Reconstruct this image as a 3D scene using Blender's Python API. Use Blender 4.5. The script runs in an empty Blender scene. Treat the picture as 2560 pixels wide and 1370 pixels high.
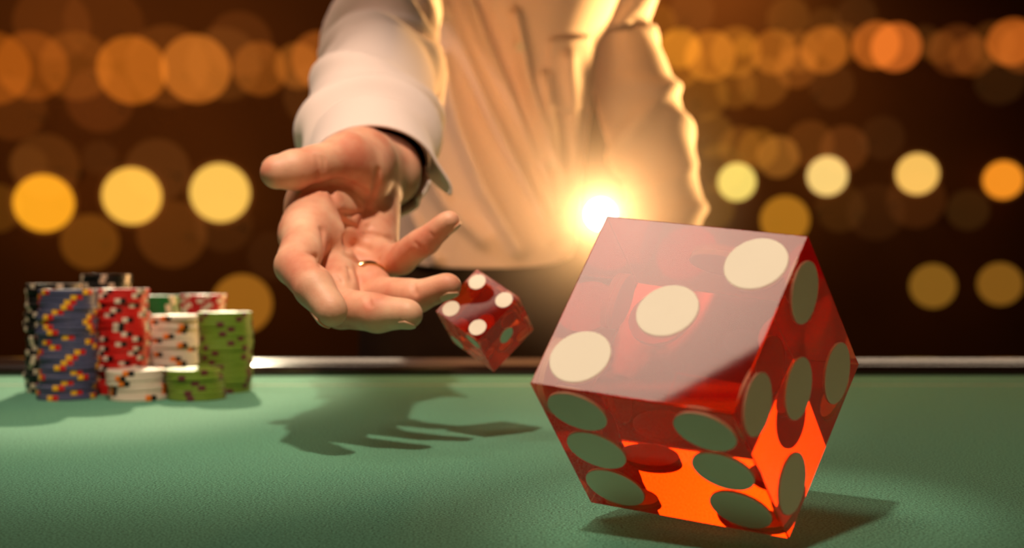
import bpy, bmesh, math, random
import numpy as np
from mathutils import Vector, Matrix

# ------------------------------------------------------------------ camera
F = 2800.0                      # focal length in pixels of a 2560 px wide frame
CAM = Vector((0.0, 0.0, 0.845))
TABLE_Z = 0.76
S = bpy.context.scene
COL = S.collection
PI = math.pi

def P(px, py, d):
    """world point seen at pixel px,py at distance d in front of the camera"""
    return Vector(((px - 1280) / F * d, d, CAM.z - (py - 685) / F * d))

cd = bpy.data.cameras.new('camera')
cam = bpy.data.objects.new('camera', cd); COL.objects.link(cam)
cam.location = CAM; cam.rotation_euler = (PI / 2, 0, 0)
cd.sensor_width = 36.0; cd.lens = 36.0 * F / 2560.0
cd.clip_start = 0.02; cd.clip_end = 60
cd.dof.use_dof = True; cd.dof.focus_distance = 0.425; cd.dof.aperture_fstop = 9.0
S.camera = cam

# ------------------------------------------------------------------ colour, world, lamps and added lights
def lin(c):
    return tuple((v / 255 / 12.92) if v / 255 <= 0.04045 else ((v / 255 + 0.055) / 1.055) ** 2.4 for v in c)

S.view_settings.view_transform = 'Standard'; S.view_settings.look = 'None'
S.view_settings.gamma = 1.0; S.view_settings.exposure = 0.0
S.view_settings.use_curve_mapping = False
S.cycles.transparent_max_bounces = 48
S.cycles.max_bounces = 14
S.cycles.transmission_bounces = 12
S.cycles.sample_clamp_indirect = 6.0
w = bpy.data.worlds.new('world'); S.world = w; w.use_nodes = True
w.node_tree.nodes['Background'].inputs[0].default_value = (1.0, 0.62, 0.36, 1)
w.node_tree.nodes['Background'].inputs[1].default_value = 0.018

def aim(o, target):
    o.rotation_euler = (Vector(target) - o.location).to_track_quat('-Z', 'Y').to_euler()

def shape_flat(l): return l.type == 'AREA' and l.name.startswith('added_die_panel')     # tilted along the table only

def lamp(name, kind, loc, target, power, color, size=0.1, **kw):
    l = bpy.data.lights.new(name, kind); o = bpy.data.objects.new(name, l); COL.objects.link(o)
    l.energy = power; l.color = color
    if kind == 'AREA': l.size = size
    else: l.shadow_soft_size = size
    for k, v in kw.items(): setattr(l, k, v)
    o.location = loc; aim(o, target)
    if shape_flat(l): o.rotation_euler = (0, math.radians(-23.7), 0)
    return o

# spotlight over the hand, one from behind the chips, then added lights: die panel, rail strip, side, near, rim, front and wall
lamp('key_spot', 'SPOT', (-0.07, 0.20, 1.62), (-0.13, 0.68, 0.82), 29.0, (1.0, 0.80, 0.63), 0.018,
     spot_size=math.radians(42), spot_blend=0.9)
lamp('back_spot', 'SPOT', (-0.50, 1.85, 1.48), (-0.31, 0.90, 0.76), 95.0, (1.0, 0.86, 0.58), 0.02,
     spot_size=math.radians(18), spot_blend=0.45)
lamp('added_die_panel', 'AREA', (-0.74, 0.36, 2.6), (0.06, 0.36, 0.8), 1.05, (1.0, 0.82, 0.64), 0.95, shape='RECTANGLE', size_y=0.66, spread=math.radians(42))  # added panel overhead, placed so the die top reflects it
lamp('added_rail_strip', 'AREA', (0.2, 3.2, 2.15), (0.1, 1.0, 0.77), 7.0, (1.0, 0.74, 0.5), 3.2, shape='RECTANGLE', size_y=0.10)  # added strip out of frame for the highlight along the rail
lamp('added_side_light', 'AREA', (-1.5, 0.75, 2.2), (0.0, 1.32, 1.15), 1.8, (1.0, 0.66, 0.46), 0.3, spread=math.radians(60))  # added side light to bring out the shirt folds
lamp('added_die_spot', 'SPOT', (-0.25, -0.10, 1.60), (0.0595, 0.362, 0.815), 22.0, (1.0, 0.84, 0.66), 0.02,
     spot_size=math.radians(9.5), spot_blend=0.3)  # added narrow spot that brightens the big die's top
lamp('added_rim_light', 'AREA', (1.55, 2.3, 0.95), (0.2, 1.42, 1.17), 5.5, (1.0, 0.55, 0.18), 0.35, spread=math.radians(24))  # added light for the golden edge on the sleeve
lamp('added_front_fill', 'AREA', (0.50, -0.95, 1.02), (0.0, 0.5, 0.84), 1.9, (1.0, 0.50, 0.20), 0.5)  # added warm fill that turns the die's side pips olive
lamp('added_wall_glow', 'AREA', (-2.6, 6.0, 2.9), (-2.4, 7.2, 1.5), 55.0, (1.0, 0.50, 0.13), 2.2)  # unseen light added for the brown glow on the left wall
lamp('added_wall_glow', 'AREA', (1.2, 6.4, 2.9), (1.0, 7.2, 1.7), 40.0, (1.0, 0.52, 0.13), 1.0)  # same added wall glow, right of the man

# ------------------------------------------------------------------ helpers
def tag(o, label=None, cat=None, group=None, kind=None):
    if label: o['label'] = label
    if cat: o['category'] = cat
    if group: o['group'] = group
    if kind: o['kind'] = kind
    return o

def empty(name, loc=(0, 0, 0)):
    o = bpy.data.objects.new(name, None); COL.objects.link(o); o.location = loc
    o.empty_display_size = 0.02
    return o

def link(name, me, mat=None, parent=None, smooth=None):
    o = bpy.data.objects.new(name, me); COL.objects.link(o)
    if mat is not None:
        me.materials.clear()
        for m in (mat if isinstance(mat, (list, tuple)) else [mat]): me.materials.append(m)
    if parent is not None:
        o.parent = parent
        if parent.location.length > 0: o.matrix_parent_inverse = Matrix.Translation(-parent.location)
    if smooth is not None:
        for p in me.polygons: p.use_smooth = smooth
    return o

def mesh(name, verts, faces):
    me = bpy.data.meshes.new(name); me.from_pydata([tuple(v) for v in verts], [], [tuple(f) for f in faces]); me.update()
    return me

def bm_mesh(name, bm):
    bm.normal_update(); bmesh.ops.recalc_face_normals(bm, faces=bm.faces)
    me = bpy.data.meshes.new(name); bm.to_mesh(me); bm.free(); return me

def box_mesh(name, a, b, bevel=0.0, seg=2):
    bm = bmesh.new(); bmesh.ops.create_cube(bm, size=1)
    for v in bm.verts:
        v.co = Vector([a[i] + (b[i] - a[i]) * (v.co[i] + .5) for i in range(3)])
    if bevel: bmesh.ops.bevel(bm, geom=bm.edges[:], offset=bevel, segments=seg, profile=.5, affect='EDGES')
    return bm_mesh(name, bm)

def lathe(name, prof, n=48, close=True):
    """prof: list of (r,z) from the bottom axis to the top axis"""
    vs, fs = [], []
    for (r, z) in prof:
        for k in range(n):
            a = 2 * PI * k / n; vs.append((r * math.cos(a), r * math.sin(a), z))
    for i in range(len(prof) - 1):
        for k in range(n):
            fs.append((i * n + k, i * n + (k + 1) % n, (i + 1) * n + (k + 1) % n, (i + 1) * n + k))
    if close:
        fs.append(tuple(reversed(range(n)))); fs.append(tuple((len(prof) - 1) * n + k for k in range(n)))
    return mesh(name, vs, fs)

def nodemat(name):
    m = bpy.data.materials.new(name); m.use_nodes = True
    nt = m.node_tree; b = nt.nodes['Principled BSDF']
    return m, nt, b

def N(nt, t, **kw):
    n = nt.nodes.new(t)
    for k, v in kw.items():
        if k in n.inputs: n.inputs[k].default_value = v
        else: setattr(n, k, v)
    return n

def simple(name, col, rough=.5, metal=0., spec=.5, sheen=0., bump=None, vary=None):
    m, nt, b = nodemat(name)
    b.inputs['Base Color'].default_value = (*col, 1); b.inputs['Roughness'].default_value = rough
    b.inputs['Metallic'].default_value = metal; b.inputs['Specular IOR Level'].default_value = spec
    b.inputs['Sheen Weight'].default_value = sheen
    tc = N(nt, 'ShaderNodeTexCoord')
    if vary:
        sc, amt = vary
        t = N(nt, 'ShaderNodeTexNoise', Scale=sc, Detail=4.0); nt.links.new(tc.outputs['Object'], t.inputs['Vector'])
        mx = N(nt, 'ShaderNodeMix', data_type='RGBA'); nt.links.new(t.outputs['Fac'], mx.inputs[0])
        mx.inputs[6].default_value = (*[c * (1 - amt) for c in col], 1); mx.inputs[7].default_value = (*[min(1, c * (1 + amt)) for c in col], 1)
        nt.links.new(mx.outputs[2], b.inputs['Base Color'])
    if bump:
        sc, st, dist = bump
        t = N(nt, 'ShaderNodeTexNoise', Scale=sc, Detail=3.0); nt.links.new(tc.outputs['Object'], t.inputs['Vector'])
        bp = N(nt, 'ShaderNodeBump', Strength=st, Distance=dist); nt.links.new(t.outputs['Fac'], bp.inputs['Height'])
        nt.links.new(bp.outputs['Normal'], b.inputs['Normal'])
    return m

# ---- signed distance modelling (for the body, hand and trousers)
def smin(a, b, k):
    h = np.maximum(k - np.abs(a - b), 0) / k
    return np.minimum(a, b) - h * h * k * .25

class SDF:
    def __init__(s, lo, hi, h):
        s.lo = np.array(lo, np.float32); s.h = h
        s.n = np.ceil((np.array(hi) - s.lo) / h).astype(int) + 1
        s.ax = [s.lo[i] + h * np.arange(s.n[i], dtype=np.float32) for i in range(3)]
        s.f = np.full(s.n, .05, np.float32)
    def window(s, lo, hi):
        i0 = np.clip(np.floor((np.array(lo) - s.lo) / s.h).astype(int), 0, s.n); i1 = np.clip(np.ceil((np.array(hi) - s.lo) / s.h).astype(int) + 1, 0, s.n)
        sl = tuple(slice(a, b) for a, b in zip(i0, i1))
        X = np.meshgrid(*[s.ax[i][sl[i]] for i in range(3)], indexing='ij', sparse=True)
        return sl, X
    def _put(s, sl, d, k):
        s.f[sl] = smin(s.f[sl], d, k) if k > 0 else np.minimum(s.f[sl], d)
    def cone(s, a, b, ra, rb, k=.003, pad=.02):
        a, b = np.array(a), np.array(b); r = max(ra, rb) + pad
        sl, (X, Y, Z) = s.window(np.minimum(a, b) - r, np.maximum(a, b) + r)
        v = b - a; L = float(v @ v) + 1e-12
        t = np.clip(((X - a[0]) * v[0] + (Y - a[1]) * v[1] + (Z - a[2]) * v[2]) / L, 0, 1)
        d = np.sqrt((X - a[0] - t * v[0]) ** 2 + (Y - a[1] - t * v[1]) ** 2 + (Z - a[2] - t * v[2]) ** 2) - (ra + (rb - ra) * t)
        s._put(sl, d.astype(np.float32), k)
    def ell(s, c, r, R=None, k=.008, pad=.02):
        c = np.array(c); r = np.array(r); m = r.max() + pad
        sl, (X, Y, Z) = s.window(c - m, c + m)
        q = [X - c[0], Y - c[1], Z - c[2]]
        if R is not None:
            R = np.array(R); q = [R[0][i] * q[0] + R[1][i] * q[1] + R[2][i] * q[2] for i in range(3)]
        k0 = np.sqrt((q[0] / r[0]) ** 2 + (q[1] / r[1]) ** 2 + (q[2] / r[2]) ** 2)
        d = (k0 - 1) * r.min()
        s._put(sl, d.astype(np.float32), k)
    def carve(s, c, r, R=None, k=.008, pad=.02):
        c = np.array(c); r = np.array(r); m = r.max() + pad
        sl, (X, Y, Z) = s.window(c - m, c + m)
        q = [X - c[0], Y - c[1], Z - c[2]]
        if R is not None:
            R = np.array(R); q = [R[0][i] * q[0] + R[1][i] * q[1] + R[2][i] * q[2] for i in range(3)]
        d = (np.sqrt((q[0] / r[0]) ** 2 + (q[1] / r[1]) ** 2 + (q[2] / r[2]) ** 2) - 1) * r.min()
        s.f[sl] = -smin(-s.f[sl], d.astype(np.float32), k)
    def groove(s, pts, depth, sig):
        """a skin crease: lower the surface along a polyline that lies on or near the surface"""
        pts = [np.array(p) for p in pts]; m = sig * 4
        for a, b in zip(pts[:-1], pts[1:]):
            sl, (X, Y, Z) = s.window(np.minimum(a, b) - m, np.maximum(a, b) + m)
            v = b - a; L = float(v @ v) + 1e-12
            t = np.clip(((X - a[0]) * v[0] + (Y - a[1]) * v[1] + (Z - a[2]) * v[2]) / L, 0, 1)
            d2 = (X - a[0] - t * v[0]) ** 2 + (Y - a[1] - t * v[1]) ** 2 + (Z - a[2] - t * v[2]) ** 2
            s.f[sl] += (depth * np.exp(-d2 / (sig * sig))).astype(np.float32)
    def hit(s, px, py, d0=.45, d1=.8):
        """first surface point seen from the camera along a pixel's ray"""
        o = np.array(P(px, py, 1.0)) - np.array(CAM)
        for d in np.arange(d0, d1, s.h * .5):
            p = np.array(CAM) + o * d
            i = np.round((p - s.lo) / s.h).astype(int)
            if (i < 0).any() or (i >= s.n).any(): continue
            if s.f[tuple(i)] < 0: return p
        return None
    def polygons(s):
        f = s.f; n = s.n; ins = f < 0
        c = np.zeros(n - 1, np.int8)
        sh = [(a, b, e) for a in (0, 1) for b in (0, 1) for e in (0, 1)]
        def corner(A, o): return A[o[0]:n[0] - 1 + o[0], o[1]:n[1] - 1 + o[1], o[2]:n[2] - 1 + o[2]]
        for o in sh: c += corner(ins, o)
        act = (c > 0) & (c < 8); idx = np.argwhere(act); vid = np.full(n - 1, -1, np.int32); vid[act] = np.arange(len(idx))
        acc = np.zeros((len(idx), 3)); cnt = np.zeros(len(idx))
        val = {o: f[idx[:, 0] + o[0], idx[:, 1] + o[1], idx[:, 2] + o[2]] for o in sh}
        for o in sh:
            for a in range(3):
                if o[a] == 0:
                    q = list(o); q[a] = 1; q = tuple(q); va, vb = val[o], val[q]
                    m = (va < 0) != (vb < 0); t = np.where(m, va / np.where(m, va - vb, 1), 0)
                    p = np.tile(np.array(o, float), (len(idx), 1)); p[:, a] += t
                    acc[m] += p[m]; cnt[m] += 1
        V = (idx + acc / cnt[:, None]) * s.h + s.lo
        Q = []
        for a in range(3):
            b, e = (a + 1) % 3, (a + 2) % 3
            sl0 = [slice(1, n[i] - 1) for i in range(3)]; sl0[a] = slice(0, n[a] - 1)
            sl1 = list(sl0); sl1[a] = slice(1, n[a])
            A, B = ins[tuple(sl0)], ins[tuple(sl1)]
            x = np.argwhere(A != B); 
            if len(x) == 0: continue
            flip = A[tuple(x.T)]
            base = x.copy()
            for i in range(3):
                if i != a: base[:, i] += 1
            def g(db, de):
                q = base.copy(); q[:, b] -= db; q[:, e] -= de
                return vid[q[:, 0], q[:, 1], q[:, 2]]
            q = np.stack([g(1, 1), g(0, 1), g(0, 0), g(1, 0)], 1)
            q[~flip] = q[~flip][:, ::-1]
            Q.append(q)
        return V, np.concatenate(Q)

def sdf_mesh(name, grids):
    vs, fs, off = [], [], 0
    for g in grids:
        V, Q = g.polygons(); vs.append(V); fs.append(Q + off); off += len(V)
    me = bpy.data.meshes.new(name); V = np.concatenate(vs); Q = np.concatenate(fs)
    me.from_pydata(V.tolist(), [], Q.tolist()); me.update()
    return me

def sweep(name, pts, n=64, disp=None, sub=8, cap=False):
    """tube along pts = [(Vector, r_side, r_up)], Catmull-Rom in between; disp(t,a) adds to the radius"""
    C = []
    for i in range(len(pts) - 1):
        q = [pts[max(i - 1, 0)], pts[i], pts[i + 1], pts[min(i + 2, len(pts) - 1)]]
        for k in range(sub + (1 if i == len(pts) - 2 else 0)):
            t = k / sub
            def cr(a, b, c, d): return .5 * ((2 * b) + (c - a) * t + (2 * a - 5 * b + 4 * c - d) * t * t + (3 * b - a - 3 * c + d) * t ** 3)
            C.append((cr(*[x[0] for x in q]), cr(*[x[1] for x in q]), cr(*[x[2] for x in q])))
    vs, fs = [], []
    for i, (c, r1, r2) in enumerate(C):
        T = (C[min(i + 1, len(C) - 1)][0] - C[max(i - 1, 0)][0]).normalized()
        side = T.cross(Vector((0, 0, 1)))
        if side.length < .2: side = T.cross(Vector((0, 1, 0)))
        side.normalize(); up = side.cross(T).normalized()
        for k in range(n):
            a = 2 * PI * k / n; e = disp(i / (len(C) - 1), a) if disp else 0
            vs.append(c + side * math.cos(a) * (r1 + e) + up * math.sin(a) * (r2 + e))
    m = len(C)
    for i in range(m - 1):
        for k in range(n): fs.append((i * n + k, i * n + (k + 1) % n, (i + 1) * n + (k + 1) % n, (i + 1) * n + k))
    if cap: fs += [tuple(reversed(range(n))), tuple((m - 1) * n + k for k in range(n))]
    me = mesh(name, vs, fs)
    return me

def solidify(o, t, off=-1):
    m = o.modifiers.new('thickness', 'SOLIDIFY'); m.thickness = t; m.offset = off
    return o

# ------------------------------------------------------------------ materials
def felt_material():
    m, nt, b = nodemat('green_felt')
    tc = N(nt, 'ShaderNodeTexCoord')
    n1 = N(nt, 'ShaderNodeTexNoise', Scale=1100.0, Detail=3.0, Roughness=.75); nt.links.new(tc.outputs['Object'], n1.inputs['Vector'])
    r = N(nt, 'ShaderNodeValToRGB'); nt.links.new(n1.outputs['Fac'], r.inputs['Fac'])
    r.color_ramp.elements[0].position = .34; r.color_ramp.elements[0].color = (*lin((4, 46, 33)), 1)
    r.color_ramp.elements[1].position = .70; r.color_ramp.elements[1].color = (*lin((136, 218, 178)), 1)
    n2 = N(nt, 'ShaderNodeTexNoise', Scale=9.0, Detail=4.0); nt.links.new(tc.outputs['Object'], n2.inputs['Vector'])
    mx = N(nt, 'ShaderNodeMix', data_type='RGBA', blend_type='MULTIPLY'); mx.inputs[0].default_value = .35
    nt.links.new(r.outputs['Color'], mx.inputs[6]); nt.links.new(n2.outputs['Color'], mx.inputs[7])
    hs = N(nt, 'ShaderNodeMix', data_type='RGBA', blend_type='MIX'); hs.inputs[0].default_value = .25
    nt.links.new(r.outputs['Color'], hs.inputs[6]); nt.links.new(mx.outputs[2], hs.inputs[7])
    nt.links.new(hs.outputs[2], b.inputs['Base Color'])
    b.inputs['Roughness'].default_value = .85; b.inputs['Specular IOR Level'].default_value = .25
    b.inputs['Sheen Weight'].default_value = .35; b.inputs['Sheen Roughness'].default_value = .4
    b.inputs['Sheen Tint'].default_value = (*lin((190, 230, 190)), 1)
    bp = N(nt, 'ShaderNodeBump', Strength=.6, Distance=.0006); nt.links.new(n1.outputs['Fac'], bp.inputs['Height'])
    nt.links.new(bp.outputs['Normal'], b.inputs['Normal'])
    return m

def skin_material():
    m, nt, b = nodemat('skin')
    tc = N(nt, 'ShaderNodeTexCoord')
    t = N(nt, 'ShaderNodeTexNoise', Scale=55.0, Detail=5.0); nt.links.new(tc.outputs['Object'], t.inputs['Vector'])
    r = N(nt, 'ShaderNodeValToRGB'); nt.links.new(t.outputs['Fac'], r.inputs['Fac'])
    r.color_ramp.elements[0].position = .3; r.color_ramp.elements[0].color = (*lin((216, 134, 104)), 1)
    r.color_ramp.elements[1].position = .72; r.color_ramp.elements[1].color = (*lin((245, 194, 158)), 1)
    nt.links.new(r.outputs['Color'], b.inputs['Base Color'])
    b.inputs['Roughness'].default_value = .5; b.inputs['Specular IOR Level'].default_value = .35
    b.inputs['Subsurface Weight'].default_value = .25; b.inputs['Subsurface Scale'].default_value = .003
    b.inputs['Subsurface Radius'].default_value = (1.0, .35, .2)
    v = N(nt, 'ShaderNodeTexVoronoi', Scale=900.0); nt.links.new(tc.outputs['Object'], v.inputs['Vector'])
    bp = N(nt, 'ShaderNodeBump', Strength=.12, Distance=.0004); nt.links.new(v.outputs['Distance'], bp.inputs['Height'])
    nt.links.new(bp.outputs['Normal'], b.inputs['Normal'])
    return m

def acrylic_material(density, glow):
    """clear red acrylic: tinted in depth, with a little cloudiness that catches light"""
    m = bpy.data.materials.new('red_acrylic'); m.use_nodes = True; nt = m.node_tree; nt.nodes.clear()
    out = N(nt, 'ShaderNodeOutputMaterial')
    gl = N(nt, 'ShaderNodeBsdfGlass', Roughness=.035, IOR=1.58); gl.inputs['Color'].default_value = (1, .93, .90, 1)
    tr = N(nt, 'ShaderNodeBsdfTranslucent'); tr.inputs['Color'].default_value = (.95, .03, .02, 1)
    df = N(nt, 'ShaderNodeBsdfDiffuse'); df.inputs['Color'].default_value = (.85, .03, .015, 1)
    m1 = N(nt, 'ShaderNodeMixShader'); m1.inputs[0].default_value = .45
    nt.links.new(tr.outputs[0], m1.inputs[1]); nt.links.new(df.outputs[0], m1.inputs[2])
    m2 = N(nt, 'ShaderNodeMixShader'); m2.inputs[0].default_value = glow
    nt.links.new(gl.outputs[0], m2.inputs[1]); nt.links.new(m1.outputs[0], m2.inputs[2])
    nt.links.new(m2.outputs[0], out.inputs['Surface'])
    va = N(nt, 'ShaderNodeVolumeAbsorption', Density=density); va.inputs['Color'].default_value = (.99, .60, .10, 1)
    nt.links.new(va.outputs[0], out.inputs['Volume'])
    return m

def glow_material(name, rgb, k=.5, surface=False):
    """glowing lamp globe; light shines through it, front and back of the globe each add half"""
    m = bpy.data.materials.new(name); m.use_nodes = True; nt = m.node_tree; nt.nodes.clear()
    out = N(nt, 'ShaderNodeOutputMaterial'); e = N(nt, 'ShaderNodeEmission'); e.inputs[0].default_value = (*rgb, 1); e.inputs[1].default_value = k
    if surface:
        nt.links.new(e.outputs[0], out.inputs[0])
    else:
        t = N(nt, 'ShaderNodeBsdfTransparent'); a = N(nt, 'ShaderNodeAddShader')
        nt.links.new(e.outputs[0], a.inputs[0]); nt.links.new(t.outputs[0], a.inputs[1]); nt.links.new(a.outputs[0], out.inputs[0])
    return m

M_felt = felt_material(); M_skin = skin_material()
M_shirt = simple('white_cotton', lin((242, 218, 206)), .8, spec=.2, sheen=.2, bump=(900, .15, .0006))
M_trouser = simple('dark_wool', lin((46, 34, 26)), .9, spec=.1, bump=(500, .2, .001), vary=(30, .2))
M_rail = simple('dark_lacquer', lin((46, 26, 18)), .16, spec=.7, vary=(12, .3))
M_line = simple('cream_line', lin((205, 205, 175)), .8, vary=(200, .1))
M_gold = simple('gold', (.95, .62, .28), .18, 1.0, vary=(60, .05))
M_nail = simple('nail', lin((232, 180, 142)), .3, spec=.5, vary=(120, .06))
M_button = simple('pearl_button', lin((235, 225, 210)), .3, vary=(90, .05))
M_dark = simple('dark_metal', lin((30, 24, 20)), .4, .8, vary=(40, .2))
M_shoe = simple('black_leather', lin((25, 20, 18)), .35, bump=(300, .2, .0006))
M_wall = simple('dark_wall', lin((66, 40, 22)), .9, spec=.1, vary=(1.1, .35))
M_floor = simple('dark_carpet', lin((40, 24, 18)), .95, spec=.05, vary=(8, .3))
M_ceil = simple('dark_ceiling', lin((34, 22, 16)), .95, spec=.05, vary=(2, .2))
M_wood = simple('dark_wood', lin((58, 32, 18)), .4, vary=(25, .3))

# ------------------------------------------------------------------ room shell
X0, X1, Y0, Y1, ZT = -4.6, 4.6, -2.6, 7.2, 3.2
def struct(name, a, b, m): return tag(link(name, box_mesh(name, a, b), m), kind='structure')
struct('floor', (X0, Y0, -.1), (X1, Y1, 0), M_floor)
struct('ceiling', (X0, Y0, ZT), (X1, Y1, ZT + .1), M_ceil)
struct('wall_back', (X0, Y1, 0), (X1, Y1 + .1, ZT), M_wall)
struct('wall_front', (X0, Y0 - .1, 0), (X1, Y0, ZT), M_wall)
struct('wall_left', (X0 - .1, Y0, 0), (X0, Y1, ZT), M_wall)
struct('wall_right', (X1, Y0, 0), (X1 + .1, Y1, ZT), M_wall)

# ------------------------------------------------------------------ table
TX0, TX1, TY0, TY1 = -1.15, 1.15, -.35, .992
table = tag(empty('card_table', (0, .3, 0)), 'card table with green felt top, thin cream line and dark glossy rail', 'table')
link('felt_top', box_mesh('felt_top', (TX0 - .02, TY0 - .02, TABLE_Z - .03), (TX1 + .02, TY1 + .02, TABLE_Z)), M_felt, table)
def line_mesh():
    yl = F * .085 / (963 - 685); h = .0011
    bm = bmesh.new()
    def quad(a, b):
        me = [bm.verts.new((x, y, z)) for z in (TABLE_Z - .001, TABLE_Z + .0003) for x, y in ((a[0], a[1]), (b[0], a[1]), (b[0], b[1]), (a[0], b[1]))]
        for q in ((4, 5, 6, 7), (0, 1, 5, 4), (1, 2, 6, 5), (2, 3, 7, 6), (3, 0, 4, 7)): bm.faces.new([me[i] for i in q])
    m = yl - .0  # inset border line all round
    i = TY1 - yl
    quad((TX0 + i, yl - h), (TX1 - i, yl + h)); quad((TX0 + i, TY0 + i - h), (TX1 - i, TY0 + i + h))
    quad((TX0 + i - h, TY0 + i), (TX0 + i + h, yl)); quad((TX1 - i - h, TY0 + i), (TX1 - i + h, yl))
    return bm_mesh('border_line', bm)
link('border_line', line_mesh(), M_line, table)
def rail_bar(a, b, name='rail'):
    """rounded bar, flat bottom, from a to b"""
    a, b = Vector(a), Vector(b); T = (b - a).normalized(); nrm = Vector((-T.y, T.x, 0))
    prof = [(0, -.03), (0, .0068), (.0008, .0082), (.003, .0090), (.012, .0107), (.022, .0128), (.032, .0128), (.042, .0105)] \
        + [(.05 + .006 * math.sin(u), .003 + .006 * math.cos(u)) for u in np.linspace(0, PI / 2, 4)] + [(.056, -.05), (0.002, -.05)]
    vs = []
    for c, e in ((a, -1), (b, 1)):
        for (u, z) in prof: vs.append(c - nrm * u * -1 + T * e * u + Vector((0, 0, TABLE_Z + z)))
    n = len(prof); fs = [(k, (k + 1) % n, n + (k + 1) % n, n + k) for k in range(n)] + [tuple(range(n)), tuple(reversed(range(n, 2 * n)))]
    me = mesh(name, vs, fs); bm = bmesh.new(); bm.from_mesh(me); return link(name, bm_mesh(name, bm), M_rail, table, False)
rail_bar((TX1, TY1, 0), (TX0, TY1, 0))
rail_bar((TX0, TY0, 0), (TX1, TY0, 0))
rail_bar((TX0, TY1, 0), (TX0, TY0, 0))
rail_bar((TX1, TY0, 0), (TX1, TY1, 0))
link('apron', box_mesh('apron', (TX0 + .05, TY0 + .05, TABLE_Z - .12), (TX1 - .05, TY1 - .05, TABLE_Z - .03)), M_wood, table)
for sx in (TX0 + .12, TX1 - .12):
    for sy in (TY0 + .12, TY1 - .12):
        me = lathe('leg', [(.028, 0), (.03, .02), (.024, .05), (.03, .3), (.038, .6), (.038, TABLE_Z - .12)], 24)
        o = link('leg', me, M_wood, None, True); o.parent = table; o.location = (sx, sy - .3, 0)

# ------------------------------------------------------------------ background lamps
def globe_mesh():
    bm = bmesh.new(); bmesh.ops.create_uvsphere(bm, u_segments=32, v_segments=20, radius=1.0); me = bm_mesh('lamp_globe', bm)
    for p in me.polygons: p.use_smooth = True
    return me
GLOBE = globe_mesh()
MOUNT = lathe('wall_mount', [(.3, 0), (.3, .06), (.08, .1), (.08, 1.0)], 20)   # along +z, turned to the wall
MATS = {}
def globe_lamp(px, py, rad, rgb, label, group=None, wall=.0, bright=False, halo=None, d=None):
    R0 = rad / F * 6.8
    d = d or (Y1 - R0 - .12 - wall)
    R0 = rad / F * d; c = P(px, py, d)
    o = tag(empty('wall_lamp', c), label, 'lamp', group)
    key = (tuple(rgb), bright)
    if key not in MATS: 
        MATS[key] = glow_material('lamp_glow', lin(rgb), .5)
        if not bright: MATS[key].cycles.emission_sampling = 'NONE'
    me = GLOBE.copy(); g = bpy.data.objects.new('globe', me); COL.objects.link(g); g.parent = o; g.scale = (R0, R0, R0)
    me.materials.clear(); me.materials.append(MATS[key])
    if halo:
        hk = ('halo', tuple(halo))
        if hk not in MATS: MATS[hk] = glow_material('halo_glow', lin(halo), .5); MATS[hk].cycles.emission_sampling = 'NONE'
        me = GLOBE.copy(); s = bpy.data.objects.new('halo_shell', me); COL.objects.link(s); s.parent = o; s.scale = [R0 * 1.13] * 3  # added outer shell imitating the soft halo round the bright discs
        me.materials.clear(); me.materials.append(MATS[hk])
    mm = bpy.data.objects.new('wall_mount', MOUNT.copy()); COL.objects.link(mm); mm.parent = o
    mm.data.materials.append(M_dark)
    L = Y1 - d - R0 * .96
    mm.rotation_euler = (PI / 2, 0, 0); mm.location = (0, Y1 - d, 0); mm.scale = (R0 * .25, R0 * .25, L)
    return o

H = (70, 34, 8)
for px, py, r, c, lb in (
    (110, 508, 71, (240, 160, 28), 'glowing amber globe lamp above the blue chips, first of the bright left row'),
    (330, 490, 71, (243, 186, 72), 'glowing yellow globe lamp above the red chip stack, middle of the left bright row'),
    (550, 482, 73, (242, 192, 84), 'glowing pale yellow globe lamp beside the thumb, last of the left bright row'),
    (1842, 455, 47, (238, 214, 106), 'pale yellow globe lamp next to the pocketed arm, first of the right bright row'),
    (2068, 440, 49, (240, 204, 118), 'cream yellow globe lamp above the near die corner, second of the right bright row'),
    (2293, 435, 51, (238, 188, 92), 'golden globe lamp third from the man in the right bright row'),
    (2508, 450, 47, (234, 138, 30), 'deep orange globe lamp at the outer end of the right bright row')):
    globe_lamp(px, py, r, c, lb, bright=True, halo=H)
for px, py, r, c, lb in (
    (225, 605, 69, (92, 52, 10), 'dim brown globe lamp below the amber and yellow globes on the left'),
    (605, 760, 74, (142, 88, 22), 'dull amber globe lamp low beside the lime chip stack'),
    (1962, 550, 60, (160, 104, 24), 'dull gold globe lamp just above the near die top edge'),
    (2332, 715, 55, (124, 84, 24), 'dull olive gold globe lamp low at right, the one nearer the big die'),
    (2500, 710, 53, (122, 80, 22), 'dull olive gold globe lamp low at right, the outer one of the pair')):
    globe_lamp(px, py, r, c, lb)
G1 = 'dim lamps of the upper left band'
for px, py, r, c in ((330, 175, 84, (128, 64, 14)), (490, 172, 84, (130, 68, 20)), (650, 172, 66, (90, 44, 10)), (745, 165, 56, (96, 50, 14)),
                     (800, 150, 70, (104, 50, 14)), (80, 165, 84, (88, 40, 6)), (190, 165, 84, (72, 34, 6)), (-20, 170, 90, (96, 44, 6)),
                     (250, 250, 80, (52, 22, 5)), (420, 165, 100, (60, 28, 6)), (600, 110, 80, (50, 22, 5)), (130, 60, 90, (52, 22, 4)), (260, 60, 95, (44, 18, 3)), (30, 270, 80, (50, 22, 4)), (790, 240, 80, (44, 22, 6)), (560, 160, 90, (52, 26, 6))):
    globe_lamp(px, py, r, (c[0] * 1.2, c[1] * 1.25, c[2] * 1.2), 'dim orange globe lamp overlapping others in the upper band left of the man', G1, wall=random.Random(px).random() * .25)
G2 = 'dim lamps of the middle left band'
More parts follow.
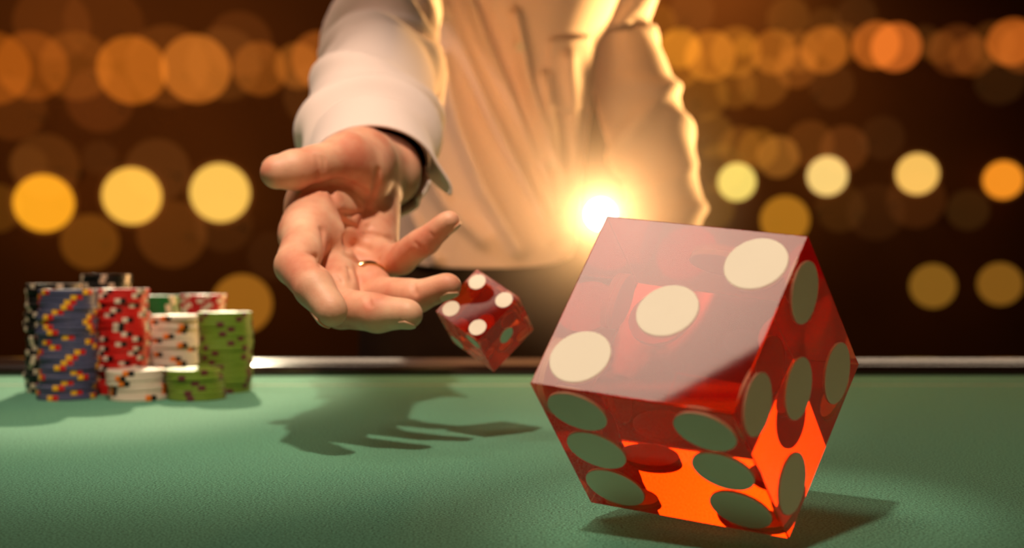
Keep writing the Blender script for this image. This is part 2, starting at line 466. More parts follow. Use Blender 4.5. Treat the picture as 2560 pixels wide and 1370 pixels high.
for px, py, r, c in ((115, 415, 80, (62, 32, 7)), (70, 410, 45, (50, 26, 5)), (395, 425, 78, (60, 32, 9)), (250, 395, 42, (40, 20, 5)), (430, 585, 84, (70, 36, 8)), (560, 560, 70, (40, 20, 5)), (-10, 520, 60, (70, 40, 6)), (680, 640, 60, (30, 14, 4))):
    globe_lamp(px, py, r, c, 'faint brown globe lamp around the bright left row', G2, wall=random.Random(px).random() * .25)
G3 = 'dim lamps of the upper right band'
rr = random.Random(5)
for px, py, r, c in ((2190, 112, 58, (150, 70, 22)), (2240, 118, 60, (170, 78, 28)), (2060, 125, 58, (132, 66, 18)), (2100, 110, 50, (80, 38, 8)), (2000, 130, 50, (90, 46, 12)), (1935, 130, 55, (120, 62, 16)), (1860, 115, 26, (110, 60, 12)),
                     (1840, 130, 62, (110, 60, 14)), (1775, 140, 62, (140, 76, 20)), (1700, 120, 50, (140, 80, 18)), (1690, 150, 70, (110, 60, 14)), (1640, 60, 50, (80, 44, 8)), (2390, 125, 62, (70, 30, 8)), (2350, 120, 40, (70, 32, 6)),
                     (2430, 140, 50, (80, 36, 8)), (2530, 105, 58, (150, 68, 20)), (2560, 120, 60, (90, 40, 10)), (2480, 110, 55, (60, 28, 6)), (1970, 45, 52, (64, 34, 8)), (2060, 60, 40, (50, 26, 6)), (1730, 30, 55, (54, 28, 8)), (2140, 40, 50, (40, 20, 6)),
                     (1910, 205, 62, (80, 42, 10)), (1840, 220, 50, (80, 44, 10)), (2080, 215, 55, (46, 22, 6)), (1760, 240, 60, (80, 46, 10)), (1990, 170, 50, (90, 44, 12)), (2310, 105, 40, (50, 24, 6)), (2500, 200, 60, (36, 18, 5))):
    globe_lamp(px, py, r, (c[0] * 1.05, c[1] * 1.12, c[2]), 'dim orange globe lamp overlapping others in the upper band right of the man', G3, wall=rr.random() * .25)
G4 = 'dim lamps of the middle right band'
for px, py, r, c in ((1850, 368, 52, (84, 48, 10)), (1895, 372, 50, (96, 58, 12)), (1945, 392, 52, (118, 72, 22)), (2025, 360, 58, (70, 36, 8)), (2110, 372, 58, (72, 36, 10)), (2205, 345, 54, (36, 18, 5)), (1780, 340, 55, (80, 50, 10)), (1800, 420, 60, (70, 46, 8)), (2100, 520, 60, (44, 24, 5)), (2290, 500, 70, (48, 22, 5)), (2420, 525, 50, (40, 24, 6)), (1780, 520, 55, (70, 48, 8)), (2190, 530, 70, (34, 16, 4))):
    globe_lamp(px, py, r, c, 'faint amber globe lamp around the bright row right of the man', G4, wall=rr.random() * .25)

# ------------------------------------------------------------------ poker chips
CR, CT = .0193, .0033
def chip_mesh():
    b = .0004
    return lathe('chip', [(.001, 0), (CR - .0045, 0), (CR - b, 0), (CR, b), (CR, CT - b), (CR - b, CT), (CR - .0045, CT), (CR - .005, CT - .00015), (.001, CT - .00015)], 40)
def spot_mesh(a0, a1):
    r0, r1, e = CR * .74, CR + .00012, .00008
    vs, fs = [], []; n = 5
    for k in range(n + 1):
        a = a0 + (a1 - a0) * k / n
        for r, z in ((r0, -e), (r1 - .0003, -e), (r1, .0003), (r1, CT - .0003), (r1 - .0003, CT + e), (r0, CT + e)):
            vs.append((r * math.cos(a), r * math.sin(a), z))
    for k in range(n):
        for j in range(6): fs.append((k * 6 + j, k * 6 + (j + 1) % 6, k * 6 + 6 + (j + 1) % 6, k * 6 + 6 + j))
    fs += [tuple(range(6)), tuple(reversed(range(n * 6, n * 6 + 6)))]
    me = mesh('edge_spot', vs, fs); bm = bmesh.new(); bm.from_mesh(me); return bm_mesh('edge_spot', bm)
def plastic(name, c): return simple(name, lin(c), .38, spec=.4, vary=(60, .08))
C_black = plastic('chip_black', (14, 13, 12)); C_cream = plastic('chip_cream', (222, 198, 172)); C_blue = plastic('chip_blue', (80, 80, 112))
C_yel = plastic('chip_yellow', (240, 180, 40)); C_red = plastic('chip_red', (205, 32, 28)); C_white = plastic('chip_white', (222, 204, 184))
C_green = plastic('chip_green', (34, 110, 50)); C_crim = plastic('chip_crimson', (190, 24, 30)); C_org = plastic('chip_orange', (235, 120, 30))
C_lime = plastic('chip_lime', (116, 140, 44)); C_plum = plastic('chip_plum', (98, 44, 44))
KINDS = {  # body, spot materials side by side, number of spots, half width of a spot (radians)
    'black': (C_black, [C_cream], 6, .11), 'blue': (C_blue, [C_yel, C_red], 4, .10), 'red': (C_red, [C_white, C_black], 5, .10),
    'green': (C_green, [C_cream], 5, .14), 'crimson': (C_crim, [C_white], 7, .14), 'white': (C_white, [C_org, C_black], 3, .10),
    'lime': (C_lime, [C_plum], 4, .13)}
PROTO = {}
def chip_proto(kind):
    body, spots, n, w_ = KINDS[kind]
    me = chip_mesh(); me.materials.append(body)
    for p in me.polygons: p.use_smooth = False
    sp = []
    for i, sm in enumerate(spots):
        s = spot_mesh((i - len(spots) / 2) * w_ * 2, (i - len(spots) / 2 + 1) * w_ * 2) if len(spots) > 1 else spot_mesh(-w_, w_)
        s.materials.append(sm); sp.append(s)
    return me, sp, n
def chip(kind, x, y, z, rot, label, group, tilt=(0, 0)):
    if kind not in PROTO: PROTO[kind] = chip_proto(kind)
    me, sp, n = PROTO[kind]
    o = bpy.data.objects.new('poker_chip', me); COL.objects.link(o); o.location = (x, y, z); o.rotation_euler = (tilt[0], tilt[1], rot)
    tag(o, label, 'chip', group)
    for k in range(n):
        for s in sp:
            c = bpy.data.objects.new('edge_spot', s); COL.objects.link(c); c.parent = o; c.rotation_euler = (0, 0, 2 * PI * k / n)
rc = random.Random(11)
def stack(kind, px, d, count, where, lean=0.0):
    x0 = (px - 1280) / F * d; walk = rc.uniform(0, 6)
    for k in range(count):
        j = .0010
        x = x0 + rc.uniform(-j, j) + .0009 * math.sin(k * .55 + walk) + lean * math.exp(-((k - count * .62) / 3.0) ** 2)
        y = d + rc.uniform(-j, j)
        top = k == count - 1
        chip(kind, x, y, TABLE_Z + k * (CT + .00008) + .0001, rc.uniform(0, 6.28),
             ('topmost chip of the ' if top else 'chip below the top of the ') + where, None if top else 'chips of the ' + where)
stack('black', 135, .815, 23, 'black cream-spotted stack behind the blue stack')
stack('blue', 170, .768, 22, 'tall blue stack with yellow and red spots')
stack('red', 304, .806, 22, 'tall red stack beside the blue stack')
stack('black', 262, .872, 25, 'tallest black stack behind the blue and red stacks')
stack('green', 386, .902, 20, 'dark green stack behind the white stack')
stack('crimson', 508, .945, 20, 'crimson stack with white spots at the back')
stack('white', 438, .845, 16, 'tall white stack between red and lime stacks')
stack('lime', 560, .812, 17, 'tall lime green stack nearest the hand', .0022)
stack('white', 344, .763, 6, 'low white stack in front of the red stack')
stack('lime', 486, .765, 6, 'low lime green stack in front of the white stack')

# ------------------------------------------------------------------ dice
PIPS = {1: [(0, 0)], 2: [(-1, 1), (1, -1)], 3: [(-1, 1), (0, 0), (1, -1)], 4: [(-1, -1), (-1, 1), (1, -1), (1, 1)],
        5: [(-1, -1), (-1, 1), (0, 0), (1, -1), (1, 1)], 6: [(-1, -1), (-1, 0), (-1, 1), (1, -1), (1, 0), (1, 1)]}
def die(M, T, V, scale, faces, label, density, glow, pr=.146, off=.315, bev=.006, depth=.03):
    M = np.array(M).reshape(3, 3); T = np.array(T); V = np.array(V)
    def to_world(X):
        X = np.array(X); Y = (M @ X) / (1 + X @ V) + T
        return Vector((Y[0] * scale, Y[2] * scale, CAM.z - Y[1] * scale))
    c = to_world((0, 0, 0)); root = tag(empty('die', c), label, 'die')
    bm = bmesh.new(); bmesh.ops.create_cube(bm, size=1)
    bmesh.ops.bevel(bm, geom=bm.edges[:], offset=bev, segments=2, profile=.5, affect='EDGES')
    for v in bm.verts: v.co = to_world(v.co)
    b = link('acrylic_body', bm_mesh('acrylic_body', bm), acrylic_material(density, glow), root)
    for (ax, sg), num in faces.items():
        u, v = [(1, 2), (0, 2), (0, 1)][ax]
        for (pu, pv) in PIPS[num]:
            bm = bmesh.new(); n = 40; rings = []
            for r, h in ((pr, .5 - depth), (pr, .501), (pr - .004, .503), (0, .503)):
                ring = []
                for k in range(n if r > 0 else 1):
                    X = [0, 0, 0]; a = 2 * PI * k / n
                    X[ax] = sg * h; X[u] = pu * off + r * math.cos(a); X[v] = pv * off + r * math.sin(a)
                    ring.append(bm.verts.new(to_world(X)))
                rings.append(ring)
            bm.faces.new(rings[0])
            for A, B in zip(rings[:-1], rings[1:]):
                for k in range(n):
                    if len(B) > 1: bm.faces.new((A[k], A[(k + 1) % n], B[(k + 1) % n], B[k]))
                    else: bm.faces.new((A[k], A[(k + 1) % n], B[0]))
            link('pip', bm_mesh('pip', bm), M_pip, root)
    return root
M_pip = simple('pip_cream', lin((246, 232, 208)), .45, spec=.3, vary=(50, .04))
die([0.8488, -0.4269, 0.3723, 0.0847, 0.7588, 0.64, -0.5401, -0.4918, 0.6663], [0.8623, 0.4686, 5.2512], [0.0473, 0.0634, -0.0835], .069,
    {(2, -1): 3, (1, 1): 6, (0, 1): 5, (2, 1): 4, (1, -1): 1, (0, -1): 2},
    'huge clear red die tumbling close over the felt, three cream pips on top', 90.0, .19)
die([0.7037, -0.6671, 0.2445, 0.4589, 0.6895, 0.5604, -0.5425, -0.2821, 0.7913], [-0.4402, 0.7706, 18.5534], [0, 0, 0], .585 / 18.55,
    {(2, -1): 4, (0, 1): 1, (1, 1): 2, (2, 1): 3, (0, -1): 6, (1, -1): 5},
    'small clear red die flying off the fingertips, four cream pips facing out', 150.0, .2)

# ------------------------------------------------------------------ made-up lamp standing in for the flare at the big die
lx, ld = 1502, 1.02
ltop = P(lx, 536, ld); lz = TABLE_Z + .0128
tl = tag(empty('flare_lamp', (ltop.x, ld, lz)), 'added small round lamp in place of the flare at the huge die top corner', 'lamp')
def put(name, me, m, parent, loc, smooth=True):
    o = link(name, me, m, None, smooth); o.parent = parent; o.location = loc; return o
put('flare_lamp_base', lathe('flare_lamp_base', [(.018, 0), (.018, .004), (.006, .008), (.002, .01)], 24), M_dark, tl, (0, 0, 0))  # invented base and stem to hold the flare bulb
put('flare_lamp_stem', lathe('flare_lamp_stem', [(.0018, .008), (.0018, ltop.z - lz - .012)], 12), M_dark, tl, (0, 0, 0))
flare_bulb = GLOBE.copy(); ob = put('flare_bulb', flare_bulb, glow_material('flare_glow', (1.0, .80, .50), 8.0), tl, (0, 0, ltop.z - lz)); ob.scale = [.0145] * 3  # made-up glowing ball in place of the flare's bright core
flare_bulb.materials[0].cycles.emission_sampling = 'NONE'
lamp('flare_light', 'POINT', ltop, (0, 0, 0), 1.7, (1.0, 0.50, 0.19), 0.012)  # added point light for the flare's warmth on the shirt
hz = GLOBE.copy(); hz.name = 'haze'  # haze volume added to imitate the flare's glow
hm = bpy.data.materials.new('haze'); hm.use_nodes = True; hm.node_tree.nodes.clear()
ho = N(hm.node_tree, 'ShaderNodeOutputMaterial'); hv = N(hm.node_tree, 'ShaderNodeVolumeScatter', Density=.5, Anisotropy=.2); hv.inputs['Color'].default_value = (1, .9, .75, 1)
htc = N(hm.node_tree, 'ShaderNodeTexCoord'); hg = N(hm.node_tree, 'ShaderNodeTexGradient', gradient_type='QUADRATIC_SPHERE')
hmul = N(hm.node_tree, 'ShaderNodeMath', operation='MULTIPLY'); hmul.inputs[1].default_value = 6.0
for a_, b_ in ((htc.outputs['Object'], hg.inputs['Vector']), (hg.outputs['Fac'], hmul.inputs[0]), (hmul.outputs[0], hv.inputs['Density']), (hv.outputs[0], ho.inputs['Volume'])):
    hm.node_tree.links.new(a_, b_)
hz = link('haze', hz, hm); hz.location = ltop; hz.scale = [.165] * 3
tag(hz, 'added warm haze for the flare glow around the made-up lamp', 'haze', kind='stuff')

# ------------------------------------------------------------------ the player
def hand_grid():
    g = SDF((-.155, .478, .805), (-.012, .745, .965), .001)
    J = dict(
        I0=P(768, 585, .570), I1=P(737, 664, .534), I2=P(786, 720, .514), I3=P(828, 777, .506),
        M0=P(822, 645, .585), M1=P(852, 772, .546), M2=P(945, 784, .530), M3=P(1022, 786, .523),
        R0=P(884, 688, .602), R1=P(948, 738, .566), R2=P(1042, 742, .550), R3=P(1122, 715, .542),
        K0=P(945, 662, .612), K1=P(1003, 648, .588), K2=P(1066, 602, .573), K3=P(1124, 553, .565),
        T0=P(905, 400, .632), T1=P(868, 395, .604), T2=P(787, 412, .584), T3=P(693, 431, .572))
    # wrist and forearm
    g.cone(P(912, 405, .78), P(885, 418, .68), .024, .0215, .01)
    g.cone(P(968, 412, .78), P(968, 434, .675), .024, .0205, .014)
    # metacarpals and palm
    for a, b, r0, r1 in ((P(862, 412, .655), J['I0'], .017, .0125), (P(890, 420, .66), J['M0'], .018, .0125),
                         (P(920, 430, .665), J['R0'], .018, .0115), (P(935, 445, .67), J['K0'], .0155, .0105)):
        g.cone(a, b, r0, r1, .008)
    g.ell(P(922, 535, .638), (.0125, .022, .026), None, .008)           # hypothenar
    g.cone(P(932, 470, .648), P(944, 600, .618), .0115, .0095, .007)
    g.cone(P(795, 480, .612), J['I0'], .013, .012, .010)               # first web
    g.cone(P(850, 470, .62), P(790, 520, .60), .014, .014, .010)
    # thumb
    g.cone(P(915, 410, .65), J['T0'], .020, .017, .010)
    g.cone(J['T0'], J['T1'], .0165, .0135, .008)
    g.ell(P(902, 428, .618), (.0165, .020, .0165), None, .006)         # thenar
    g.cone(J['T1'], J['T2'], .0125, .0098, .005)
    g.cone(J['T2'], P(735, 425, .576), .0098, .0098, .003)
    g.cone(P(735, 425, .576), J['T3'], .0102, .0086, .003)
    # fingers
    for f, r in (('I', (.0108, .0093, .0089, .0074)), ('M', (.0108, .0094, .0088, .0066)), ('R', (.0104, .0086, .0078, .0060)), ('K', (.0094, .0078, .0068, .0052))):
        fg = SDF((-.155, .478, .805), (-.012, .745, .965), .001) if False else g
        for i in range(3):
            g.cone(J[f + str(i)], J[f + str(i + 1)], r[i], r[i + 1], .0028 if i else .005)
        # flesh pads between the joints
        for i, (t, ra, off) in enumerate(((.45, .0088, .0024), (.5, .0078, .0016), (.55, .0062, .0012))):
            a, b = J[f + str(i)], J[f + str(i + 1)]; q = a.lerp(b, t) + NRM[f] * off
            v = (b - a) * .28; k = r[i] / .0094
            g.cone(q - v, q + v, ra * k, ra * k, .003)
    # pads at the finger roots
    for (px, py, d, r) in ((822, 600, .578, .0105), (862, 655, .582, .0095), (905, 645, .598, .0095), (940, 640, .606, .009)):
        g.ell(P(px, py, d), (r, r, r), None, .006)
    g.ell(P(876, 503, .620), (.0125, .0115, .0125), None, .004)
    # palm hollow
    g.carve(P(905, 606, .590), (.011, .010, .012), None, .010)
    # creases
    def crease(pts, depth, sig):
        q = [g.hit(x, y) for x, y in pts]; q = [p for p in q if p is not None]
        q2 = [p for i, p in enumerate(q) if i == 0 or np.linalg.norm(p - q[i - 1]) < .03]
        if len(q2) > 1: g.groove(q2, depth, sig)
    crease([(770, 470), (810, 462), (845, 455), (880, 465), (905, 480), (922, 500)], .0040, .0018)     # under the thumb
    crease([(944, 428), (941, 462), (932, 495), (921, 520), (904, 558)], .0034, .0016)
    crease([(829, 478), (838, 500), (850, 528), (860, 560), (864, 600), (868, 620)], .0030, .0017)
    crease([(852, 530), (880, 536), (905, 530)], .0014, .0012)
    crease([(863, 560), (895, 570), (921, 566)], .0016, .0012)
    crease([(918, 584), (950, 590), (980, 600)], .0020, .0013)
    crease([(866, 606), (890, 614), (918, 624)], .0026, .0022)
    crease([(866, 640), (905, 660), (945, 650)], .0016, .0014)
    crease([(745, 626), (770, 630), (791, 644), (804, 668)], .0026, .0012)     # index root
    crease([(806, 575), (809, 610), (806, 655)], .0030, .0016)
    crease([(792, 392), (797, 415), (795, 440)], .0013, .0010)                  # thumb joint
    crease([(806, 395), (810, 425)], .0008, .0009)
    crease([(838, 690), (848, 705), (855, 725)], .0013, .0010)
    crease([(916, 738), (920, 760)], .0011, .0009); crease([(924, 740), (928, 765)], .0008, .0008)
    crease([(1036, 712), (1042, 735)], .0011, .0009); crease([(1030, 714), (1035, 735)], .0007, .0008)
    crease([(1040, 608), (1058, 625)], .0010, .0009); crease([(1072, 580), (1085, 592)], .0006, .0008)
    crease([(872, 672), (880, 695), (874, 725)], .0020, .0012)
    return g, J
cvec = lambda x, y, z: Vector((x, z, -y)).normalized()        # picture right, picture down, away
NRM = {'I': cvec(.72, -.35, -.6), 'M': cvec(.25, -.85, -.45), 'R': cvec(.15, -.9, -.4), 'K': cvec(-.6, -.6, -.5)}
hg, HJ = hand_grid()

def body_grid():
    g = SDF((-.30, .66, -.01), (.42, 1.66, 1.62), .009)
    c = lambda a, b, ra, rb, k=.008: g.cone(a, b, ra, rb, k, .08)
    hip = Vector((-.03, 1.40, .86)); chest = Vector((.0, 1.41, 1.22)); nk = Vector((.02, 1.42, 1.47))
    g.ell((hip.x, hip.y, hip.z), (.10, .085, .12), None, .05, .08)
    g.ell((-.02, 1.405, 1.04), (.095, .08, .14), None, .06, .08)
    g.ell((chest.x, chest.y, chest.z), (.125, .09, .17), None, .06, .08)
    c((-.10, 1.39, 1.32), (.13, 1.42, 1.33), .05, .05, .03)
    c(nk - Vector((0, 0, .12)), nk + Vector((0, -.02, .08)), .06, .052)
    # throwing arm up to the wrist
    c((-.12, 1.34, 1.33), P(950, 125, .96), .045, .034); c(P(950, 125, .96), P(930, 395, .74), .033, .022)
    # arm with its hand in the pocket
    c((.15, 1.42, 1.34), P(1548, 30, 1.42), .035, .027); c(P(1548, 30, 1.42), P(1602, 280, 1.42), .030, .032); c(P(1602, 280, 1.42), P(1645, 440, 1.42), .030, .03); c(P(1645, 440, 1.42), P(1650, 560, 1.405), .03, .03); c(P(1650, 560, 1.405), P(1555, 735, 1.37), .03, .025)
    c(P(1555, 735, 1.37), P(1490, 830, 1.36), .028, .024)
    for s in (-1, 1):
        x = hip.x + s * .075
        c((x, 1.40, .80), (x + s * .02, 1.39, .45), .075, .052); c((x + s * .02, 1.39, .45), (x + s * .03, 1.42, .07), .05, .036)
        c((x + s * .03, 1.42, .045), (x + s * .04, 1.26, .035), .034, .028, .02)
    return g
body = link('person', sdf_mesh('person', [hg, body_grid()]), M_skin, None, True)
tag(body, 'man in a loose white shirt leaning over the table, open hand throwing a die', 'person')

def nail(f, r, nrm, back=.0056, fwd=.0048, half=.72):
    a, b = HJ[f + '2'], HJ[f + '3']; T = (b - a).normalized()
    n = (nrm - T * nrm.dot(T)).normalized(); s = T.cross(n)
    vs, fs = [], []; nu, nv = 9, 8
    for j in range(nv):
        v = j / (nv - 1)
        for i in range(nu):
            u = -1 + 2 * i / (nu - 1); w_ = half * (1 - .25 * (1 - v) ** 3)
            e = -back + (fwd + back - .0032 * u * u) * v
            a_ = u * w_; rr_ = (r + .0005) - .0022 * (max(e, 0) / .0058) ** 2
            vs.append(b + T * e + n * (math.cos(a_) * rr_) + s * (math.sin(a_) * rr_))
    for j in range(nv - 1):
        for i in range(nu - 1): fs.append((j * nu + i, j * nu + i + 1, (j + 1) * nu + i + 1, (j + 1) * nu + i))
    o = link('fingernail', mesh('fingernail', vs, fs), M_nail, body, True); solidify(o, .0006)
nail('I', .0076, cvec(-.55, .8, .1)); nail('M', .0066, cvec(.1, .85, -.45)); nail('R', .0060, cvec(.25, .9, -.35)); nail('K', .0052, cvec(.75, .5, -.1))
nail('T', .0086, cvec(-.1, -.85, .45), .006, .0058, .62)

def ring_mesh():
    a, b = HJ['R0'], HJ['R1']; T = (b - a).normalized(); c = a.lerp(b, .52)
    s = T.cross(Vector((0, 0, 1))).normalized(); u = s.cross(T)
    vs, fs = [], []; n = 48; pr = [(.0010, -.0021), (.0018, -.0012), (.0018, .0012), (.0010, .0021), (-.0004, .0016), (-.0004, -.0016)]
    for k in range(n):
        an = 2 * PI * k / n
        for dr, dt in pr: vs.append(c + NRM['R'] * .0012 + (s * math.cos(an) + u * math.sin(an)) * (.0103 + dr) + T * dt)
    m = len(pr)
    for k in range(n):
        for j in range(m): fs.append((k * m + j, k * m + (j + 1) % m, ((k + 1) % n) * m + (j + 1) % m, ((k + 1) % n) * m + j))
    return mesh('finger_ring', vs, fs)
o = link('finger_ring', ring_mesh(), M_gold, body, True); o['label'] = 'thin gold ring on the ring finger'

# ---- shirt: torso
def seg_dist(px, py, poly):
    best = 1e9
    for (ax, ay), (bx, by) in zip(poly[:-1], poly[1:]):
        vx, vy = bx - ax, by - ay; t = max(0, min(1, ((px - ax) * vx + (py - ay) * vy) / (vx * vx + vy * vy)))
        best = min(best, math.hypot(px - ax - t * vx, py - ay - t * vy))
    return best
FOLDS = [([(1075, -60), (1160, 150), (1270, 380), (1385, 590)], 20, .010), ([(1150, -60), (1230, 140), (1320, 330), (1400, 520)], 16, .009),
         ([(1105, 150), (1150, 320), (1215, 480), (1300, 620)], 24, .010), ([(1290, 40), (1320, 190), (1370, 350), (1420, 500)], 13, .007),
         ([(1425, 150), (1440, 300), (1445, 420), (1435, 560)], 16, .008), ([(1060, 420), (1120, 520), (1210, 600)], 20, .006),
         ([(1360, 190), (1385, 320), (1415, 450)], 12, .006), ([(1030, 540), (1060, 600), (1090, 650)], 16, .005), ([(1200, 0), (1280, 190), (1350, 400)], 12, -.006), ([(1120, 60), (1200, 280), (1330, 520)], 14, -.006)]
PLACKET = [(1262, -120), (1268, 0), (1305, 130), (1350, 300), (1400, 460), (1425, 600)]
def torso_point(a, v):
    """a: angle, 0 = picture right, -pi/2 = towards the camera; v: 0 hem .. 1 shoulders"""
    tab = [(0.0, 1213, 222, .100), (.18, 1214, 228, .100), (.4, 1225, 236, .102), (.62, 1252, 246, .108), (.80, 1290, 320, .112), (.93, 1310, 360, .100), (1.0, 1312, 270, .06)]
    zz = [648, 560, 400, 120, -150, -330, -410]
    for i in range(len(tab) - 1):
        if v <= tab[i + 1][0] or i == len(tab) - 2:
            t = (v - tab[i][0]) / (tab[i + 1][0] - tab[i][0]); t = max(0, min(1, t)); t = t * t * (3 - 2 * t) * .5 + t * .5
            cx, hw, hd = [tab[i][k] + (tab[i + 1][k] - tab[i][k]) * t for k in (1, 2, 3)]; py = zz[i] + (zz[i + 1] - zz[i]) * t; break
    D = 1.385
    ca, sa = math.cos(a), math.sin(a)
    sg = lambda x, p: math.copysign(abs(x) ** p, x)
    px = cx + hw * sg(ca, .85); 
    yy = D + hd * sg(sa, .85)
    if v < .12: py += (1 - v / .12) * (24 * (-sa if sa < 0 else 0) ** 1.2 - 14 * abs(ca) ** 4)
    pt = P(px, py, D); pt.y = yy
    if sa < .25:
        k = min(1, (.25 - sa) / .4); e = 0
        qx = 1280 + pt.x / (yy) * F; qy = 685 - (pt.z - CAM.z) / yy * F
        for poly, sgm, amp in FOLDS:
            dd = seg_dist(qx, qy, poly)
            if dd < sgm * 3: e += 1.9 * amp * math.exp(-(dd / sgm) ** 2)
        dd = seg_dist(qx, qy, PLACKET)
        if dd < 22: e += .0022 * (1 if dd < 17 else (22 - dd) / 5)
        pt.y -= e * k
    pt.y += .004 * math.sin(a * 5 + v * 6) * (1 if sa > 0 else .4)
    return pt
na, nv = 300, 150
vs = [torso_point(2 * PI * i / na, j / (nv - 1)) for j in range(nv) for i in range(na)]
fs = [(j * na + i, j * na + (i + 1) % na, (j + 1) * na + (i + 1) % na, (j + 1) * na + i) for j in range(nv - 1) for i in range(na)]
shirt = solidify(link('shirt', mesh('shirt', vs, fs), M_shirt, body, True), .0025); shirt['label'] = 'loose white button-up shirt'
# chest pocket, lying on the cloth
def pocket_mesh():
    vs, fs = [], []; nx, ny = 14, 16
    from mathutils.bvhtree import BVHTree
    t = BVHTree.FromPolygons([v.co[:] for v in shirt.data.vertices], [tuple(p.vertices) for p in shirt.data.polygons])
    for j in range(ny):
        for i in range(nx):
            u, v = i / (nx - 1), j / (ny - 1)
            px = 1374 + 104 * u - 6 * v; py = 97 - 8 * u + 175 * v + (16 * (1 - abs(2 * u - 1)) if j == ny - 1 else 0)
            d = (P(px, py, 1.0) - CAM).normalized()
            h = t.ray_cast(CAM, d)[0]
            if h is None: h = P(px, py, 1.33)
            vs.append(h - d * .0030)
    for j in range(ny - 1):
        for i in range(nx - 1): fs.append((j * nx + i, j * nx + i + 1, (j + 1) * nx + i + 1, (j + 1) * nx + i))
    me = mesh('pocket', vs, fs)
    # flatten: average with the neighbours so that the pocket bridges the folds
    V = np.array(vs).reshape(ny, nx, 3)
    for _ in range(3): V[:, 1:-1, 1] = np.minimum(V[:, 1:-1, 1], .5 * V[:, 1:-1, 1] + .25 * (V[:, :-2, 1] + V[:, 2:, 1]))
    me.vertices.foreach_set('co', V.ravel()); me.update(); return me
solidify(link('pocket', pocket_mesh(), M_shirt, shirt, True), .0016)

# sleeves
def wr(t, a, rows):
    return sum(amp * math.exp(-((t - (t0 + sl * math.sin(a + ph))) / w_) ** 2) * (.6 + .4 * math.sin(a * 2 + ph)) for t0, sl, ph, w_, amp in rows)
WR1 = [(.06, .05, .4, .018, .005), (.14, .05, 2.1, .02, .006), (.23, .06, 3.6, .02, .005), (.34, .06, .9, .022, .007), (.42, .05, 2.6, .02, .009), (.485, .05, 4.4, .016, .012), (.44, -.05, .2, .013, -.010), (.53, .05, 5.3, .02, .010), (.60, .05, 1.4, .02, .006), (.70, .06, 3.0, .025, .006), (.82, .06, .3, .03, .006)]
def sl_pt(px, py, d, r, r2=None): return (P(px, py, d), r / 1000, (r2 or r) / 1000)
s1 = sweep('sleeve', [sl_pt(928, 420, .715, 35, 29), sl_pt(924, 350, .755, 41, 37), sl_pt(922, 285, .80, 42, 41), sl_pt(947, 208, .86, 40.5), sl_pt(955, 165, .90, 37.5), sl_pt(962, 125, .945, 41), sl_pt(966, 68, 1.01, 43), sl_pt(974, 0, 1.08, 38), sl_pt(992, -110, 1.18, 44), sl_pt(1020, -240, 1.27, 56), sl_pt(1050, -330, 1.34, 62)],
           110, lambda t, a: 1.5 * wr(t, a, WR1) + .0012 * math.sin(3 * a + 9 * t), 12)
solidify(link('sleeve', s1, M_shirt, shirt, True), .0016)
WR2 = [(.10, .05, 1, .02, .006), (.22, .06, 3, .025, .007), (.36, .06, 5, .02, .007), (.45, .06, .5, .02, .008), (.55, .05, 3.1, .018, .010), (.62, .05, 4.6, .02, .010), (.70, .05, 2.2, .018, .009), (.8, .05, 1, .02, .007)]
s2 = sweep('sleeve', [sl_pt(1610, -320, 1.42, 62), sl_pt(1580, -200, 1.42, 58), sl_pt(1552, -60, 1.42, 52), sl_pt(1536, 60, 1.42, 42), sl_pt(1572, 190, 1.42, 48), sl_pt(1604, 300, 1.42, 50), sl_pt(1650, 430, 1.42, 45), sl_pt(1664, 540, 1.41, 44), sl_pt(1630, 640, 1.39, 44), sl_pt(1565, 735, 1.37, 36)],
           110, lambda t, a: wr(t, a, WR2) + .0015 * math.sin(3 * a + 7 * t), 12)
solidify(link('sleeve', s2, M_shirt, shirt, True), .0016)

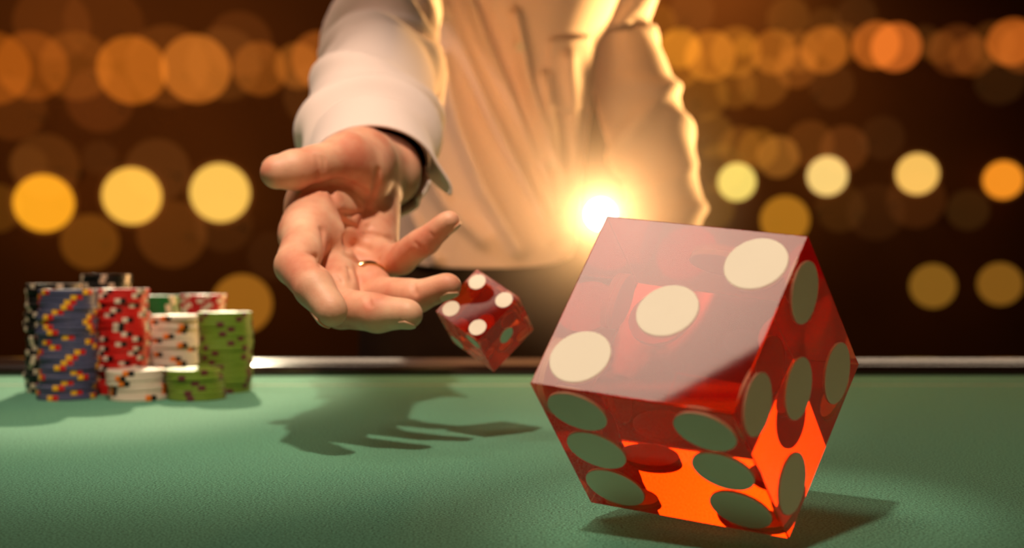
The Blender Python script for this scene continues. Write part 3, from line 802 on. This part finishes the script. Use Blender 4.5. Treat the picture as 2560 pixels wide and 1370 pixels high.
# cuff of the throwing arm: open band with one loose corner
def cuff_mesh():
    c0 = P(930, 436, .672); ax = (P(926, 350, .755) - c0).normalized()
    side = ax.cross(Vector((0, 0, 1))).normalized()
    if side.x < 0: side = -side
    up = Vector((0, 0, 1)) - ax * ax.z; up.normalize()
    vs, fs = [], []; n, m = 90, 12
    A0, A1 = math.radians(-22), math.radians(352)
    for j in range(m):
        v = j / (m - 1)
        for i in range(n):
            a = A0 + (A1 - A0) * i / (n - 1)
            fl = math.exp(-((a - A0) / .42) ** 2)                      # the loose corner flares out
            r1 = .0385 - .003 * v * (1 - v) + .0125 * fl * (1 - v); r2 = .0305 + .007 * v + .003 * fl * (1 - v)
            if i / n > .9: r1 -= .003; r2 -= .003
            off = v * (.052 - .006 * math.cos(a)) - .004 * fl * (1 - v) - .004 * math.sin(a) * (1 - v)
            vs.append(c0 + ax * off + side * math.cos(a) * r1 + up * math.sin(a) * r2)
    for j in range(m - 1):
        for i in range(n - 1): fs.append((j * n + i, j * n + i + 1, (j + 1) * n + i + 1, (j + 1) * n + i))
    return mesh('cuff', vs, fs)
cf = link('cuff', cuff_mesh(), M_shirt, shirt, True); solidify(cf, .0022, 0)
b_ = cf.modifiers.new('soft', 'SUBSURF'); b_.levels = b_.render_levels = 1

# buttons down the front
from mathutils.bvhtree import BVHTree
tree = BVHTree.FromPolygons([v.co[:] for v in shirt.data.vertices], [tuple(p.vertices) for p in shirt.data.polygons])
for px, py in ((1300, 118), (1382, 410)):
    d = (P(px, py, 1.0) - CAM).normalized(); h = tree.ray_cast(CAM, d)[0]
    if h is None: continue
    o = link('button', lathe('button', [(.001, 0), (.0046, 0), (.0055, .0008), (.0055, .0016), (.0042, .0022), (.0035, .0016), (.001, .0016)], 20), M_button, shirt, True)
    o.location = h - d * .001; o.rotation_euler = (PI / 2, 0, 0)

# trousers and shoes
tg = SDF((-.30, 1.18, .02), (.26, 1.62, 1.0), .008)
tg.ell((-.03, 1.395, .84), (.104, .086, .11), None, .03, .08); tg.cone((-.03, 1.395, .78), (-.03, 1.395, .92), .098, .094, .03, .08)
for s in (-1, 1):
    x = -.03 + s * .075
    tg.cone((x, 1.40, .80), (x + s * .02, 1.39, .45), .085, .072, .03, .08); tg.cone((x + s * .02, 1.39, .45), (x + s * .03, 1.41, .09), .07, .058, .02, .08)
link('trousers', sdf_mesh('trousers', [tg]), M_trouser, body, True)
for s in (-1, 1):
    x = -.03 + s * .105
    sg_ = SDF((x - .08, 1.12, -.005), (x + .1, 1.55, .16), .006)
    sg_.cone((x, 1.43, .05), (x + s * .01, 1.23, .037), .044, .036, .02, .05); sg_.cone((x, 1.42, .05), (x, 1.42, .1), .043, .043, .02, .05)
    link('shoe', sdf_mesh('shoe', [sg_]), M_shoe, body, True)
